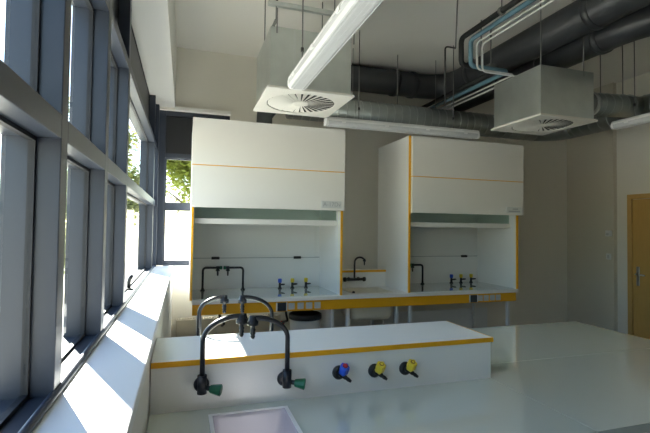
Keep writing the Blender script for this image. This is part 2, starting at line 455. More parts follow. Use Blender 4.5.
sockets(.865, [.972, 1.063, 1.148, 1.234])
sockets(3.03, [3.128, 3.205, 3.288, 3.368])
for x in (.14, 1.43, 1.60, 2.155, 2.315, 3.59):
    for y in (4.235, 4.86):
        obj('leg', B(x, x + .034, y, y + .034, 0, .90 if y > 4.5 else .90, bev=.003), 'leg', wb)
obj('support_panel', B(1.436, 1.452, 4.28, 4.85, .02, .90), 'laminate', wb)
obj('modesty_panel', B(2.36, 3.84, 4.91, 4.93, .12, .585), 'panel_grey', wb)
obj('splashback', B(1.54, 2.265, 4.72, 4.74, WZ, 1.112), 'laminate_in', wb)
sh = obj('ledge', B(1.54, 2.265, 4.72, 4.95, 1.112, 1.118), 'laminate', wb)
obj('ledge_edge', B(1.54, 2.265, 4.708, 4.72, 1.105, 1.128), 'orange', sh)
for x, dx in ((.36, .05), (.62, .03), (1.05, .02)):
    obj('drain_pipe', T(rounded([(x, 4.6, .90), (x, 4.6, .70), (x + dx, 4.6, .62), (x + dx, 4.85, .55)], .03), .012, 10), 'black', wb)

def basin(name, X, Y, zt, depth, thick, m, label, cat, rim=.016, groove=None):
    t = thing(name, ((X[0] + X[1]) / 2, (Y[0] + Y[1]) / 2, zt - depth), label, cat)
    bm = bmn()
    def ring(x0, x1, y0, y1, z, r, n=4):
        vs_ = []
        for (cx, cy, a0) in ((x1 - r, y1 - r, 0), (x0 + r, y1 - r, 90), (x0 + r, y0 + r, 180), (x1 - r, y0 + r, 270)):
            for k in range(n + 1):
                an = math.radians(a0 + 90 * k / n)
                vs_.append(bm.verts.new((cx + r * math.cos(an), cy + r * math.sin(an), z)))
        return vs_
    e = .0012
    x0, x1, y0, y1 = X[0] + e, X[1] - e, Y[0] + e, Y[1] - e
    rgs = [ring(x0 + .03, x1 - .03, y0 + .03, y1 - .03, zt - depth, .05),
           ring(x0 + .004, x1 - .004, y0 + .004, y1 - .004, zt - depth + .04, .05),
           ring(x0, x1, y0, y1, zt - .01, .03), ring(x0, x1, y0, y1, zt + .003, .03),
           ring(x0 + rim, x1 - rim, y0 + rim, y1 - rim, zt + .003, .025),
           ring(x0 + rim + .004, x1 - rim - .004, y0 + rim + .004, y1 - rim - .004, zt - .01, .025),
           ring(x0 + rim + .015, x1 - rim - .015, y0 + rim + .015, y1 - rim - .015, zt - depth + .05, .04),
           ring(x0 + rim + .05, x1 - rim - .05, y0 + rim + .05, y1 - rim - .05, zt - depth + .02, .03)]
    for i in range(len(rgs) - 1):
        n = len(rgs[i])
        for k in range(n):
            f = bm.faces.new((rgs[i][k], rgs[i][(k + 1) % n], rgs[i + 1][(k + 1) % n], rgs[i + 1][k])); f.smooth = i not in (2, 3)
    bm.faces.new(rgs[0][::-1]); bm.faces.new(rgs[-1])
    obj('bowl', bm, m, t)
    cx, cy = (X[0] + X[1]) / 2, (Y[0] + Y[1]) / 2
    obj('drain', lathe(bmn(), [(.03, 0), (.03, .004), (.02, .005)], (cx, cy, zt - depth + .0205)), 'steel', t)
    return t
sk1 = basin('sink', SKX, SKY, WZ, .285, .02, 'ceramic_beige', 'beige ceramic sink set in the wall bench between the fume cupboards', 'sink')
obj('overflow', lathe(bmn(), [(.018, 0), (.018, .004), (.012, .005)], (1.82, SKY[1] - .032, WZ - .045), (0, -1, 0), 14), 'black', sk1)

def fume_cupboard(x0, x1, panel, lx, rx, label, sign):
    """x0,x1 worktop span; panel = front panel span; lx, rx = (x0,x1) of the side panels"""
    t = thing('fume_cupboard', ((x0 + x1) / 2, 4.55, WZ), label, 'fume cupboard', 'fume cupboards on the wall bench')
    H = 2.605; yb = 4.95
    for (a0, a1) in (lx, rx):
        s = obj('side_panel', B(a0, a1, 4.183, yb, WZ, H), 'laminate_in', t)
        obj('edge_strip', B(a0, a1, 4.165, 4.183, WZ if a0 > .1 or True else 0, H), 'orange', s, 'orange front edging')
    ix0, ix1 = lx[1], rx[0]
    yp = 4.135
    obj('front_panel', B(panel[0], panel[1], yp, 4.163, 2.172, H - .008, bev=.002), 'laminate', t)
    fp = obj('front_panel', B(panel[0], panel[1], yp, 4.163, 1.782, 2.164, bev=.002), 'laminate', t)
    obj('joint_strip', B(panel[0], panel[1], yp + .004, 4.163, 2.164, 2.172), 'orange', t)
    obj('roof_panel', B(ix0, ix1, 4.183, yb, H - .02, H), 'laminate', t)
    obj('back_panel', B(ix0, ix1, 4.885, yb, WZ + .004, H - .02), 'laminate_in', t)
    obj('baffle', B(ix0 + .01, ix1 - .07, 4.855, 4.885, 1.275, 2.2, bev=.002), 'laminate_in', t)
    obj('baffle_joint_shade', B(ix0 + .002, ix1 - .002, 4.882, 4.885, 1.266, 1.275), 'sign_ink_shade', t)  # grey strip paints the shade line at the joint below the baffle
    for k, xc in enumerate((ix0 + .245, ix0 + 1.145)):
        obj('baffle_clip', B(xc - .042, xc + .042, 4.830, 4.855, 1.258, 1.286, bev=.005), 'black', t)
    sa = obj('sash', B(ix0 + .012, ix1 - .012, 4.283, 4.289, 1.685, 2.35), 'sash_glass', t, 'raised glass sash')
    obj('sash_handle', B(ix0 + .004, ix1 - .004, 4.262, 4.312, 1.632, 1.686, bev=.006), 'white_paint', sa, 'white bottom bar of the sash')
    # small sign
    sx1 = panel[1] - .035; sx0 = sx1 - .20
    sg = obj('sign_plate', B(sx0, sx1, yp - .006, yp, 1.805, 1.875, bev=.002), 'sign_face', fp)
    obj('sign_edge', B(sx0 - .012, sx0 - .001, yp - .007, yp, 1.803, 1.877), 'sign', fp)
    if sign == 'text':
        cu = bpy.data.curves.new('sign_text', 'FONT'); cu.body = 'A-17Dv'; cu.size = .058; cu.extrude = .0006; cu.align_x = 'CENTER'; cu.align_y = 'CENTER'
        tmp = bpy.data.objects.new('tmp', cu); COL.objects.link(tmp)
        dg = bpy.context.evaluated_depsgraph_get(); me = bpy.data.meshes.new_from_object(tmp.evaluated_get(dg))
        bpy.data.objects.remove(tmp)
        bm = bmn(); bm.from_mesh(me); bpy.data.meshes.remove(me)
        for v in bm.verts: v.co = Vector(((sx0 + sx1) / 2 + v.co.x, yp - .0066 - v.co.z, 1.84 + v.co.y))
        obj('lettering', bm, 'sign_ink_shade', fp)
    else:
        bm = bmn()
        box(bm, sx0 + .075, sx0 + .15, yp - .0072, yp - .006, 1.845, 1.858); box(bm, sx0 + .02, sx1 - .02, yp - .0072, yp - .006, 1.818, 1.832)
        obj('lettering', bm, 'sign_ink_shade', fp)
    return t
fc1 = fume_cupboard(.058, 1.537, (.058, 1.528), (.062, .082), (1.503, 1.523), 'fume cupboard beside the corner window', 'text')
fc2 = fume_cupboard(2.267, 3.685, (2.287, 3.730), (2.267, 2.286), (3.662, 3.682), 'fume cupboard beside the right-hand bare wall and the sink', 'lines')
fc1['label'] = 'white fume cupboard with orange edges next to the corner window'
fc2['label'] = 'white fume cupboard with orange edges between the sink and the bare grey wall'

# ------------------------------------------------------------------ taps and valves
def nozzle(parent, p, s=1.0):
    p = Vector(p)
    lathe_p = [(.011 * s, .006 * s), (.012 * s, -.006 * s), (.0165 * s, -.009 * s), (.0165 * s, -.020 * s), (.0065 * s, -.023 * s), (.0065 * s, -.031 * s), (.009 * s, -.034 * s), (.006 * s, -.041 * s), (.0085 * s, -.044 * s), (.0055 * s, -.050 * s), (.0075 * s, -.053 * s), (.0045 * s, -.060 * s)]
    return obj('nozzle', lathe(bmn(), lathe_p, p, (0, 0, 1), 12), 'tap', parent)

def gooseneck(bx, side, face, zb, top, tipx, sgn, label, group):
    """tap fixed to the vertical face y=face; sgn -1 = towards the camera"""
    yo = face + sgn * .055
    t = thing('gooseneck_tap', (bx, face, zb), label, 'tap', group)
    obj('rosette', lathe(bmn(), [(.029, 0.0005), (.029, .008), (.022, .014), (.013, .015)], (bx, face, zb), (0, sgn, 0), 20), 'tap', t)
    bm = bmn(); tube(bm, [(bx, face + sgn * .014, zb), (bx, yo + sgn * .014, zb)], .014, 14); 
    tube(bm, [(bx, yo, zb - .018), (bx, yo, zb + .05)], .0175, 14)
    obj('body', bm, 'tap', t)
    bm = bmn(); tube(bm, [(bx + .012, yo, zb + .002), (bx + .045, yo + sgn * .012, zb - .002)], .009, 10)
    sp = obj('spindle', bm, 'tap', t)
    ax = Vector((.033, sgn * .012, -.004)).normalized()
    kb = lathe(bmn(), [(.013, 0), (.015, .004), (.021, .034), (.022, .040), (.017, .043)], Vector((bx + .029, yo + sgn * .009, zb)), ax, 10)
    for f in kb.faces: f.smooth = False
    obj('knob', kb, 'green', t, 'green fluted knob')
    rx = abs(tipx - bx); dirx = 1 if tipx > bx else -1
    z1 = zb + .05; zarc = top - rx * .62
    pts = [(bx, yo, z1), (bx, yo, zarc)]
    for i in range(1, 15):
        an = math.pi / 2 * i / 14
        pts.append((bx + dirx * rx * (1 - math.cos(an)), yo, zarc + (top - zarc) * math.sin(an)))
    pts[-1] = (tipx, yo, top); pts.append((tipx + dirx * .012, yo, top - .001))
    obj('neck', T(pts, [.0095] * len(pts), 14), 'tap', t)
    nz = nozzle(t, (tipx, yo, top - .002), 1.3)
    return t
PF, PR = 1.772, 2.148          # front and rear faces of the upstand
ZS, ZB = 1.092, 0.90           # upstand shelf top, bench top
gooseneck(.076, 1, PF, .998, 1.262, .218, -1, 'dark gooseneck tap with green knob on the upstand front, nearer the window sill', 'gooseneck taps on the upstand')
gooseneck(.400, -1, PF, .990, 1.252, .262, -1, 'dark gooseneck tap with green knob on the upstand front, nearer the blue valve', 'gooseneck taps on the upstand')
gooseneck(.078, 1, PR, .995, 1.262, .195, 1, 'dark gooseneck tap on the rear of the upstand, nearer the window sill', 'gooseneck taps on the upstand')
gooseneck(.430, -1, PR, .995, 1.258, .282, 1, 'dark gooseneck tap on the rear of the upstand, farther from the window sill', 'gooseneck taps on the upstand')

def wall_valve(x, z, colr, label):
    t = thing('gas_valve', (x, PF, z), label, 'valve', 'valves on the upstand front')
    obj('rosette', lathe(bmn(), [(.029, .0005), (.029, .009), (.021, .015), (.012, .016)], (x, PF, z), (0, -1, 0), 20), 'black', t)
    bm = bmn(); tube(bm, [(x, PF - .012, z), (x + .003, PF - .04, z + .002)], .0125, 12)
    obj('body', bm, 'black', t)
    # hose tail pointing down to the right
    p0 = Vector((x + .005, PF - .030, z - .003)); d = Vector((.038, -.020, -.028)).normalized()
    obj('hose_tail', lathe(bmn(), [(.011, 0), (.009, .010), (.010, .016), (.0075, .024), (.0085, .031), (.0055, .046)], p0, d, 12), 'black', t)
    ax = Vector((.08, -.50, .86)).normalized()
    k0 = Vector((x + .005, PF - .034, z + .002))
    bm = bmn(); s, u = frame_ref(ax); n = 24; rings = []
    for (r, h) in ((.012, 0), (.016, .006), (.0195, .013), (.0195, .038), (.0175, .046)):
        rings.append([bm.verts.new(k0 + ax * h + (s * math.cos(2 * math.pi * k / n) + u * math.sin(2 * math.pi * k / n)) * r * (1 + .13 * math.cos(2 * math.pi * k / n * 5))) for k in range(n)])
    for i in range(4):
        for k in range(n):
            f = bm.faces.new((rings[i][k], rings[i][(k + 1) % n], rings[i + 1][(k + 1) % n], rings[i + 1][k])); f.smooth = True
    bm.faces.new(rings[0][::-1]); bm.faces.new(rings[-1])
    kn = obj('knob', bm, colr, t, '%s lobed knob' % colr)
    if colr == 'blue':
        obj('knob_cap', lathe(bmn(), [(.0115, 0), (.0115, .003), (.009, .004)], k0 + ax * .0462, ax, 16), 'red', kn, 'red round cap')
    else:
        bm = lathe(bmn(), [(.010, 0), (.010, .0015)], k0 + ax * .0462, ax, 16)
        obj('knob_cap', bm, 'brown_mark', kn, 'small brown mark')
        obj('knob_dot', lathe(bmn(), [(.006, 0), (.006, .0012)], k0 + ax * .0478, ax, 12), 'yellow', kn)
    return t
wall_valve(.636, .994, 'blue', 'blue-knobbed valve with red cap on the front of the upstand')
wall_valve(.800, .988, 'yellow', 'yellow-knobbed gas valve on the upstand front beside the blue one')
wall_valve(.949, .985, 'yellow', 'yellow-knobbed gas valve on the upstand front, farther from the blue one')

def hood_tap(bx, tipx, y, label, group):
    zb = WZ + .004
    t = thing('swan_neck_tap', (bx, y, zb), label, 'tap', group)
    d = 1 if tipx > bx else -1
    obj('base', lathe(bmn(), [(.024, 0), (.024, .008), (.014, .014), (.013, .03)], (bx, y, zb), seg=16), 'black', t)
    obj('neck', T(rounded([(bx, y, zb + .02), (bx, y, 1.175), (tipx - d * .05, y, 1.175)], .035), .0115, 10), 'tap', t)
    obj('valve_body', T([(tipx - d * .055, y, 1.175), (tipx - d * .02, y, 1.175)], .017, 12), 'tap', t)
    obj('knob', lathe(bmn(), [(.014, 0), (.019, .006), (.019, .022), (.014, .027)], (tipx - d * .02, y, 1.175), (d, 0, 0), 10), 'green', t, 'green end knob')
    nozzle(t, (tipx - d * .04, y, 1.165), 1.25)
    return t
hood_tap(.197, .388, 4.775, 'dark bent-neck tap with green end in the fume cupboard by the window, nearer the window', 'taps inside the fume cupboards')
hood_tap(.612, .412, 4.765, 'dark bent-neck tap with green end in the fume cupboard by the window, nearer the valves', 'taps inside the fume cupboards')
hood_tap(2.40, 2.585, 4.775, 'dark bent-neck tap in the fume cupboard by the bare wall, against its side panel', 'taps inside the fume cupboards')
hood_tap(2.79, 2.612, 4.775, 'dark bent-neck tap in the fume cupboard by the bare wall, nearer its valves', 'taps inside the fume cupboards')

def bench_valve(x, y, colr, label):
    zb = WZ + .004
    t = thing('bench_valve', (x, y, zb), label, 'valve', 'valves inside the fume cupboards')
    obj('base', lathe(bmn(), [(.022, 0), (.022, .008), (.014, .014), (.013, .06), (.016, .063)], (x, y, zb), seg=16), 'black', t)
    obj('hose_tail', lathe(bmn(), [(.010, 0), (.009, .02), (.010, .026), (.006, .05)], (x + .008, y - .006, zb + .045), (.7, -.6, .1), 10), 'black', t)
    kb = lathe(bmn(), [(.014, .063), (.021, .068), (.022, .100), (.018, .108)], (x, y, zb), seg=8)
    for f in kb.faces: f.smooth = False
    obj('knob', kb, colr, t, '%s knob' % colr)
bench_valve(1.014, 4.76, 'blue', 'blue-topped valve on the worktop of the fume cupboard by the window')
bench_valve(1.155, 4.765, 'yellow', 'yellow-topped valve next to the blue one, fume cupboard by the window')
bench_valve(1.312, 4.77, 'yellow', 'yellow-topped valve farthest from the taps, fume cupboard by the window')
bench_valve(3.215, 4.80, 'blue', 'blue-topped valve on the worktop of the fume cupboard by the bare wall')
bench_valve(3.355, 4.80, 'yellow', 'yellow-topped valve next to the blue one, fume cupboard by the bare wall')
bench_valve(3.505, 4.80, 'yellow', 'yellow-topped valve farthest from the taps, fume cupboard by the bare wall')

# wall mixer above the sink
t = thing('mixer_tap', (1.858, 4.72, 1.03), 'black wall mixer tap with tall spout over the beige sink', 'tap')
obj('mixer_body', T([(1.765, 4.68, 1.03), (1.955, 4.68, 1.03)], .016, 12), 'black', t)
for x in (1.745, 1.975):
    s = 1 if x > 1.85 else -1
    obj('handle', lathe(bmn(), [(.018, 0), (.026, .006), (.026, .03), (.016, .036)], (x - s * .015, 4.68, 1.03), (s, 0, 0), 10), 'black', t)
for x in (1.80, 1.92):
    obj('wall_union', lathe(bmn(), [(.022, .0005), (.022, .01), (.014, .012), (.014, .04)], (x, 4.72, 1.03), (0, -1, 0), 12), 'black', t)
sp_pts = [(1.858, 4.68, 1.03), (1.858, 4.68, 1.19)] + [(1.858 + .048 * (1 - math.cos(x * math.pi / 10)), 4.68 - .09 * (1 - math.cos(x * math.pi / 10)) / 2, 1.22 + .062 * math.sin(x * math.pi / 10)) for x in range(1, 9)]
obj('spout', T(sp_pts, .0105, 10), 'black', t)
nozzle(t, (sp_pts[-1][0], sp_pts[-1][1], sp_pts[-1][2] + .004), 1.1)

# ------------------------------------------------------------------ peninsula bench with the service upstand
pb = thing('peninsula_bench', (1.4, 1.95, 0), 'large pale green glossy-topped laboratory bench projecting from the window wall', 'bench')
PX = (SX + .002, 1.40, 2.93); PY = (1.197, 1.955, 2.70); gp = .0022
PSX, PSY = (.10, .40), (1.36, 1.705)
bm = bmn(); zt0 = ZB - .032
box(bm, PX[0], PSX[0], PY[0], PY[1] - gp, zt0, ZB); box(bm, PSX[1], PX[1] - gp, PY[0], PY[1] - gp, zt0, ZB)
box(bm, PSX[0], PSX[1], PY[0], PSY[0], zt0, ZB); box(bm, PSX[0], PSX[1], PSY[1], PY[1] - gp, zt0, ZB)
obj('worktop', bm, 'green_top', pb)
obj('worktop', B(PX[1] + gp, PX[2], PY[0], PY[1] - gp, zt0, ZB), 'green_top', pb)
obj('worktop', B(PX[0], PX[1] - gp, PY[1] + gp, PY[2], zt0, ZB), 'green_top', pb)
obj('worktop', B(PX[1] + gp, PX[2], PY[1] + gp, PY[2], zt0, ZB), 'green_top', pb)
for (y0, y1) in ((PY[0] + .02, PY[0] + .04), (PY[2] - .04, PY[2] - .02)):
    obj('apron', B(PX[0] + .02, PX[2] - .02, y0, y1, zt0 - .10, zt0), 'laminate', pb)
obj('apron', B(PX[2] - .04, PX[2] - .02, PY[0] + .04, PY[2] - .04, zt0 - .10, zt0), 'laminate', pb)
for x in (.45, 1.38, 2.84):
    for y in (PY[0] + .05, PY[1] - .02, PY[2] - .09):
        obj('leg', B(x, x + .04, y, y + .04, 0, zt0, bev=.003), 'leg', pb)
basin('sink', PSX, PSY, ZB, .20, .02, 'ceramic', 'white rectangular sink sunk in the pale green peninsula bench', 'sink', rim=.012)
sk2 = bpy.data.objects['sink.001']
bm = bmn(); rw = .014
box(bm, PSX[0], PSX[1], PSY[0], PSY[0] + rw, ZB + .0032, ZB + .005); box(bm, PSX[0], PSX[1], PSY[1] - rw, PSY[1], ZB + .0032, ZB + .005)
box(bm, PSX[0], PSX[0] + rw, PSY[0] + rw, PSY[1] - rw, ZB + .0032, ZB + .005); box(bm, PSX[1] - rw, PSX[1], PSY[0] + rw, PSY[1] - rw, ZB + .0032, ZB + .005)
obj('rim', bm, 'sill', sk2)

up = thing('service_upstand', (.65, 1.96, ZB), 'long white box upstand with orange edge along the peninsula bench', 'upstand')
obj('box_body', B(SX + .003, 1.405, PF, PR, ZB, ZS - .018), 'laminate_in', up)
st = obj('shelf_top', B(SX + .003, 1.41, PF - .004, PR + .006, ZS - .018, ZS), 'shelf_white', up)
obj('edge_strip', B(SX + .003, 1.413, PF - .009, PF - .004, ZS - .020, ZS + .0005), 'orange', st, 'orange front edging')
obj('edge_strip', B(1.41, 1.4145, PF - .004, PR + .006, ZS - .020, ZS + .0005), 'orange', st, 'orange end edging')

# ------------------------------------------------------------------ under the wall bench
t = thing('waste_bin', (1.235, 4.50, 0), 'pale grey round bin with black liner under the wall bench', 'bin')
obj('drum', lathe(bmn(), [(.145, 0), (.152, .02), (.160, .66), (.150, .66), (.143, .03), (.12, .028)], (1.235, 4.50, 0), seg=32), 'bin', t)
lid = lathe(bmn(), [(.163, .63), (.170, .66), (.172, .70), (.160, .725), (.10, .735), (.148, .60), (.13, .4)], (1.235, 4.50, 0), seg=32)
lid = lathe(bmn(), [(.1605, .655), (.172, .66), (.172, .705), (.155, .715), (.148, .66), (.14, .655)], (1.235, 4.50, 0), seg=32)
obj('liner_rim', lid, 'black', t, 'black liner folded over the rim')

t = thing('radiator', (.5, 5.06, .1), 'beige panel radiator under the corner window and the wall bench', 'radiator')
obj('front_panel', B(-.06, 1.08, 5.0, 5.02, .10, .60, bev=.006), 'radiator', t)
obj('rear_panel', B(-.06, 1.08, 5.10, 5.12, .10, .60, bev=.004), 'radiator', t)
bm = bmn()
for i in range(38): box(bm, -.045 + i * .029, -.030 + i * .029, 5.02, 5.10, .597, .603)
g = obj('top_grille', bm, 'radiator', t)
obj('bracket', B(.1, .13, 5.02, 5.149, .3, .45), 'radiator', t); obj('bracket', B(.9, .93, 5.02, 5.149, .3, .45), 'radiator', t)
obj('end_cap', B(-.06, -.055, 5.02, 5.10, .10, .60), 'radiator', t); obj('end_cap', B(1.075, 1.08, 5.02, 5.10, .10, .60), 'radiator', t)
obj('valve_head', lathe(bmn(), [(.02, 0), (.024, .01), (.024, .05), (.016, .055)], (1.08, 5.06, .50), (1, 0, 0), 12), 'red', t, 'red valve head')

# ------------------------------------------------------------------ ceiling services
def diffuser(x0, x1, y0, y1, zp, zt, label, rods):
    cx, cy = (x0 + x1) / 2, (y0 + y1) / 2
    t = thing('swirl_diffuser', (cx, cy, zp), label, 'air diffuser', 'ceiling air diffuser boxes')
    i = .022
    bx_ = obj('plenum_box', B(x0 + i, x1 - i, y0 + i, y1 - i, zp + .022, zt, bev=.002), 'galv', t)
    if x0 < 1: obj('seam', B(x0 + .19, x0 + .205, y0 + i - .003, y0 + i, zp + .03, zt - .01), 'galv_seam', bx_)
    # face plate with a round opening
    bm = bmn(); n = 40; R = min(x1 - x0, y1 - y0) * .41
    for (zz, flip) in ((zp, 0), (zp + .014, 1)):
        inner = [bm.verts.new((cx + R * math.cos(2 * math.pi * k / n), cy + R * math.sin(2 * math.pi * k / n), zz)) for k in range(n)]
        outer = []
        for k in range(n):
            an = 2 * math.pi * k / n; cxx, sxx = math.cos(an), math.sin(an)
            s = 1 / max(abs(cxx), abs(sxx))
            outer.append(bm.verts.new((cx + cxx * s * (x1 - x0) / 2, cy + sxx * s * (y1 - y0) / 2, zz)))
        for k in range(n):
            bm.faces.new((inner[k], inner[(k + 1) % n], outer[(k + 1) % n], outer[k]))
        if not flip: i0, o0 = inner, outer
        else:
            for k in range(n):
                bm.faces.new((i0[k], i0[(k + 1) % n], inner[(k + 1) % n], inner[k])); bm.faces.new((o0[k], o0[(k + 1) % n], outer[(k + 1) % n], outer[k]))
    pl = obj('face_plate', bm, 'vent_white', t)
    obj('plate_upstand', B(x0 + .012, x1 - .012, y0 + .012, y1 - .012, zp + .0145, zp + .022), 'vent_white', t)
    obj('void_disc', lathe(bmn(), [(R - .001, .009), (R - .001, .0135)], (cx, cy, zp), seg=40), 'vent_dark', t)
    NB = 30
    for k in range(NB):                                   # radial swirl blades
        an = 2 * math.pi * k / NB
        d = Vector((math.cos(an), math.sin(an), 0)); s = Vector((-math.sin(an), math.cos(an), 0))
        bm = bmn(); vsb = []
        for (rr, wd) in ((R * .24, R * .022), (R * .97, R * .072)):
            for (sg, dz) in ((-1, -.0035), (1, .0050)):
                for th in (0, .0018):
                    vsb.append(bm.verts.new(Vector((cx, cy, zp + .003)) + d * rr + s * wd * sg + Vector((0, 0, dz + th))))
        q = vsb
        for fc in ((0, 2, 6, 4), (1, 5, 7, 3), (0, 4, 5, 1), (2, 3, 7, 6), (0, 1, 3, 2), (4, 6, 7, 5)):
            bm.faces.new([q[j] for j in fc])
        obj('blade', bm, 'vent_white', pl)
    obj('hub', lathe(bmn(), [(R * .25, .008), (R * .25, .001), (R * .22, -.001), (R * .05, -.0015)], (cx, cy, zp), seg=30), 'vent_white', pl)
    for (rx_, ry_) in rods:
        obj('hanger_rod', T([(rx_, ry_, zt - .05), (rx_, ry_, ZC)], .005, 6), 'rod', t)
    return t
df1 = diffuser(.535, 1.190, 3.03, 3.70, 2.585, 3.035, 'galvanised air diffuser box with white swirl plate behind the tube lamp nearest the windows',
         [(.60, 3.045), (1.185, 3.045), (.62, 3.68), (1.13, 3.68)])
df1['label'] = 'galvanised air diffuser box with white swirl plate above the fume cupboard by the corner window'
df2 = diffuser(2.865, 3.503, 2.980, 3.618, 2.59, 3.035, 'galvanised air diffuser box with white swirl plate joined to a round side duct',
         [(2.892, 3.006), (3.368, 3.006), (3.368, 3.59)])
st = obj('strut_rail', B(.52, 1.16, 2.945, 2.975, 3.13, 3.16), 'galv_seam', df1)
obj('strut_rod', T([(.575, 2.96, 3.16), (.575, 2.96, ZC)], .004, 6), 'rod', df1); obj('strut_rod', T([(1.0, 2.96, 3.16), (1.0, 2.96, ZC)], .004, 6), 'rod', df1)
obj('strut_rod', T([(.575, 2.96, 3.035), (.575, 2.96, 3.13)], .004, 6), 'rod', df1)
obj('strut_foot', B(.565, .585, 2.95, 3.06, 3.030, 3.036), 'rod', df1)

def lamp(p0, p1, wdt, hgt, label, hangers):
    """linear lamp along X or Y; p0,p1 = ends of the bottom centre line"""
    p0, p1 = Vector(p0), Vector(p1); d = (p1 - p0).normalized(); s = Vector((-d.y, d.x, 0)); L = (p1 - p0).length
    t = thing('tube_lamp', p0.lerp(p1, .5), label, 'lamp', 'linear ceiling lamps')
    def prism(prof, l0, l1):
        bm = bmn(); rr = []
        for l in (l0, l1):
            rr.append([bm.verts.new(p0 + d * l + s * u + Vector((0, 0, v))) for (u, v) in prof])
        n = len(prof)
        for k in range(n): bm.faces.new((rr[0][k], rr[0][(k + 1) % n], rr[1][(k + 1) % n], rr[1][k]))
        bm.faces.new(rr[0][::-1]); bm.faces.new(rr[1]); return bm
    W, H = wdt / 2, hgt
    cover = [(-W, H * .52), (-W * .97, H * .25), (-W * .80, H * .07), (-W * .5, 0), (W * .5, 0), (W * .80, H * .07), (W * .97, H * .25), (W, H * .52)]
    cv = obj('cover', prism(cover, .02, L - .02), 'prism', t, 'ribbed translucent cover')
    for k in range(5):
        u = (-.44 + .22 * k) * wdt * .8
        obj('rib', prism([(u - .002, -.0015), (u + .002, -.0015), (u + .002, .001), (u - .002, .001)], .02, L - .02), 'prism', cv)
    body = [(-W * 1.02, H * .52), (W * 1.02, H * .52), (W * .95, H * .72), (W * .6, H), (-W * .6, H), (-W * .95, H * .72)]
    obj('body', prism(body, 0, L), 'lamp_body', t)
    for (l0, l1) in ((-.004, .02), (L - .02, L + .004)):
        obj('end_cap', prism([(u * 1.02, v - .001) for (u, v) in cover], l0, l1), 'lamp_body', t)
    for k in range(4):
        l = L * (.1 + .8 * k / 3)
        for sg in (-1, 1):
            b_ = bmn(); c_ = p0 + d * l + s * (sg * W * 1.02) + Vector((0, 0, H * .5))
            q = Vector((abs(d.x) * .02 + abs(s.x) * .004, abs(d.y) * .02 + abs(s.y) * .004, .012))
            box(b_, c_.x - q.x, c_.x + q.x, c_.y - q.y, c_.y + q.y, c_.z - q.z, c_.z + q.z)
            obj('clip', b_, 'lamp_body', t)
    for l in hangers:
        p = p0 + d * l + Vector((0, 0, H))
        obj('hanger_wire', T([p, (p.x, p.y, ZC)], .0045, 6), 'rod', t)
        obj('wire_grip', T([p + Vector((0, 0, .10)), p + Vector((0, 0, .125))], .010, 8), 'black', t)
lamp((.682, 2.76, 2.50), (.682, 1.21, 2.50), .125, .105, 'long linear lamp in front of the galvanised diffuser box, running along the windows', [.12, 1.4])
lamp((1.30, 4.085, 2.612), (3.05, 4.085, 2.612), .10, .085, 'long linear lamp running above both fume cupboards', [.35, 1.45])
lamp((3.95, 3.18, 2.595), (3.95, 1.63, 2.595), .10, .075, 'linear lamp beyond the side duct, on the door side of the room', [.2, 1.3])

def spiral_rings(pts, r, pitch, parent, name='seam_ring'):
    P = [Vector(p) for p in pts]; acc = 0; out = []
    for i in range(len(P) - 1):
        L = (P[i + 1] - P[i]).length; d = (P[i + 1] - P[i]).normalized()
        l = pitch - acc if acc else pitch * .5
        while l < L:
            out.append((P[i] + d * l, d)); l += pitch
        acc = (L - (l - pitch)) % pitch
    for (p, d) in out:
        obj(name, lathe(bmn(), [(r - .001, -.006), (r + .004, -.003), (r + .004, .003), (r - .001, .006)], p, d, 20), 'spiral_seam', parent)

# silver spiral duct: along the back, elbow, then towards the camera on the door side
SR, SZC = .135, 2.895
obj('spigot', lathe(bmn(), [(.140, .001), (.140, .0225)], (3.481, 3.33, 2.835), (1, 0, 0), 24), 'galv_seam', df2)
path = rounded([(1.02, 4.52, SZC), (4.55, 4.52, SZC), (4.55, -0.85, SZC)], .32, 8)
sd = thing('spiral_duct', (2.8, 4.52, SZC - SR), 'silver spiral duct running behind the linear lamp and turning along the door side', 'duct')
obj('duct_tube', T(path[:2], SR, 28), 'spiral', sd); obj('duct_elbow', T(path[1:-1], SR, 28), 'spiral', sd); obj('duct_tube', T(path[-2:], SR, 28), 'spiral', sd)
spiral_rings([path[0], path[1]], SR, .095, sd)
spiral_rings([path[-2], (4.55, 2.2, SZC)], SR, .12, sd)
for (x, y) in ((1.75, 4.52), (2.30, 4.52), (2.80, 4.52), (4.3, 4.46)):
    obj('hanger_rod', T([(x, y + .0, SZC + SR - .01), (x, y, ZC)], .004, 6), 'rod', sd)
obj('exhaust_collar', T([(.78, 4.56, 2.605), (.78, 4.56, 2.78), (.86, 4.54, 2.88), (1.03, 4.52, SZC)], .085, 20), 'flex', sd, 'dark flexible branch down to the fume cupboard')

# branch from the second diffuser box
bd = thing('branch_duct', (4.0, 3.33, 2.74), 'short silver round duct joining the galvanised diffuser box on the door side', 'duct')
fx = bmn(); pts = []; rs = []
for i in range(21):
    u = i / 20; pts.append((3.509 + .276 * u, 3.33, 2.835 + .031 * u * u * (3 - 2 * u))); rs.append((.142 - .03 * u) * (1 + (.025 if i % 2 else -.02)))
obj('flexible_sleeve', tube(fx, pts, rs, 24), 'flex', bd)
obj('collar', T([(3.785, 3.33, 2.866), (3.83, 3.33, 2.870)], .116, 24), 'galv_seam', bd)
obj('duct_tube', T([(3.83, 3.33, 2.870), (4.400, 3.33, SZC)], .110, 24), 'spiral', bd)
spiral_rings([(3.86, 3.33, 2.872), (4.40, 3.33, SZC + .01)], .110, .10, bd)
obj('hanger_rod', T([(3.95, 3.33, 2.98), (3.95, 3.33, ZC)], .005, 6), 'rod', bd); obj('hanger_rod', T([(4.25, 3.33, 2.99), (4.25, 3.33, ZC)], .005, 6), 'rod', bd)

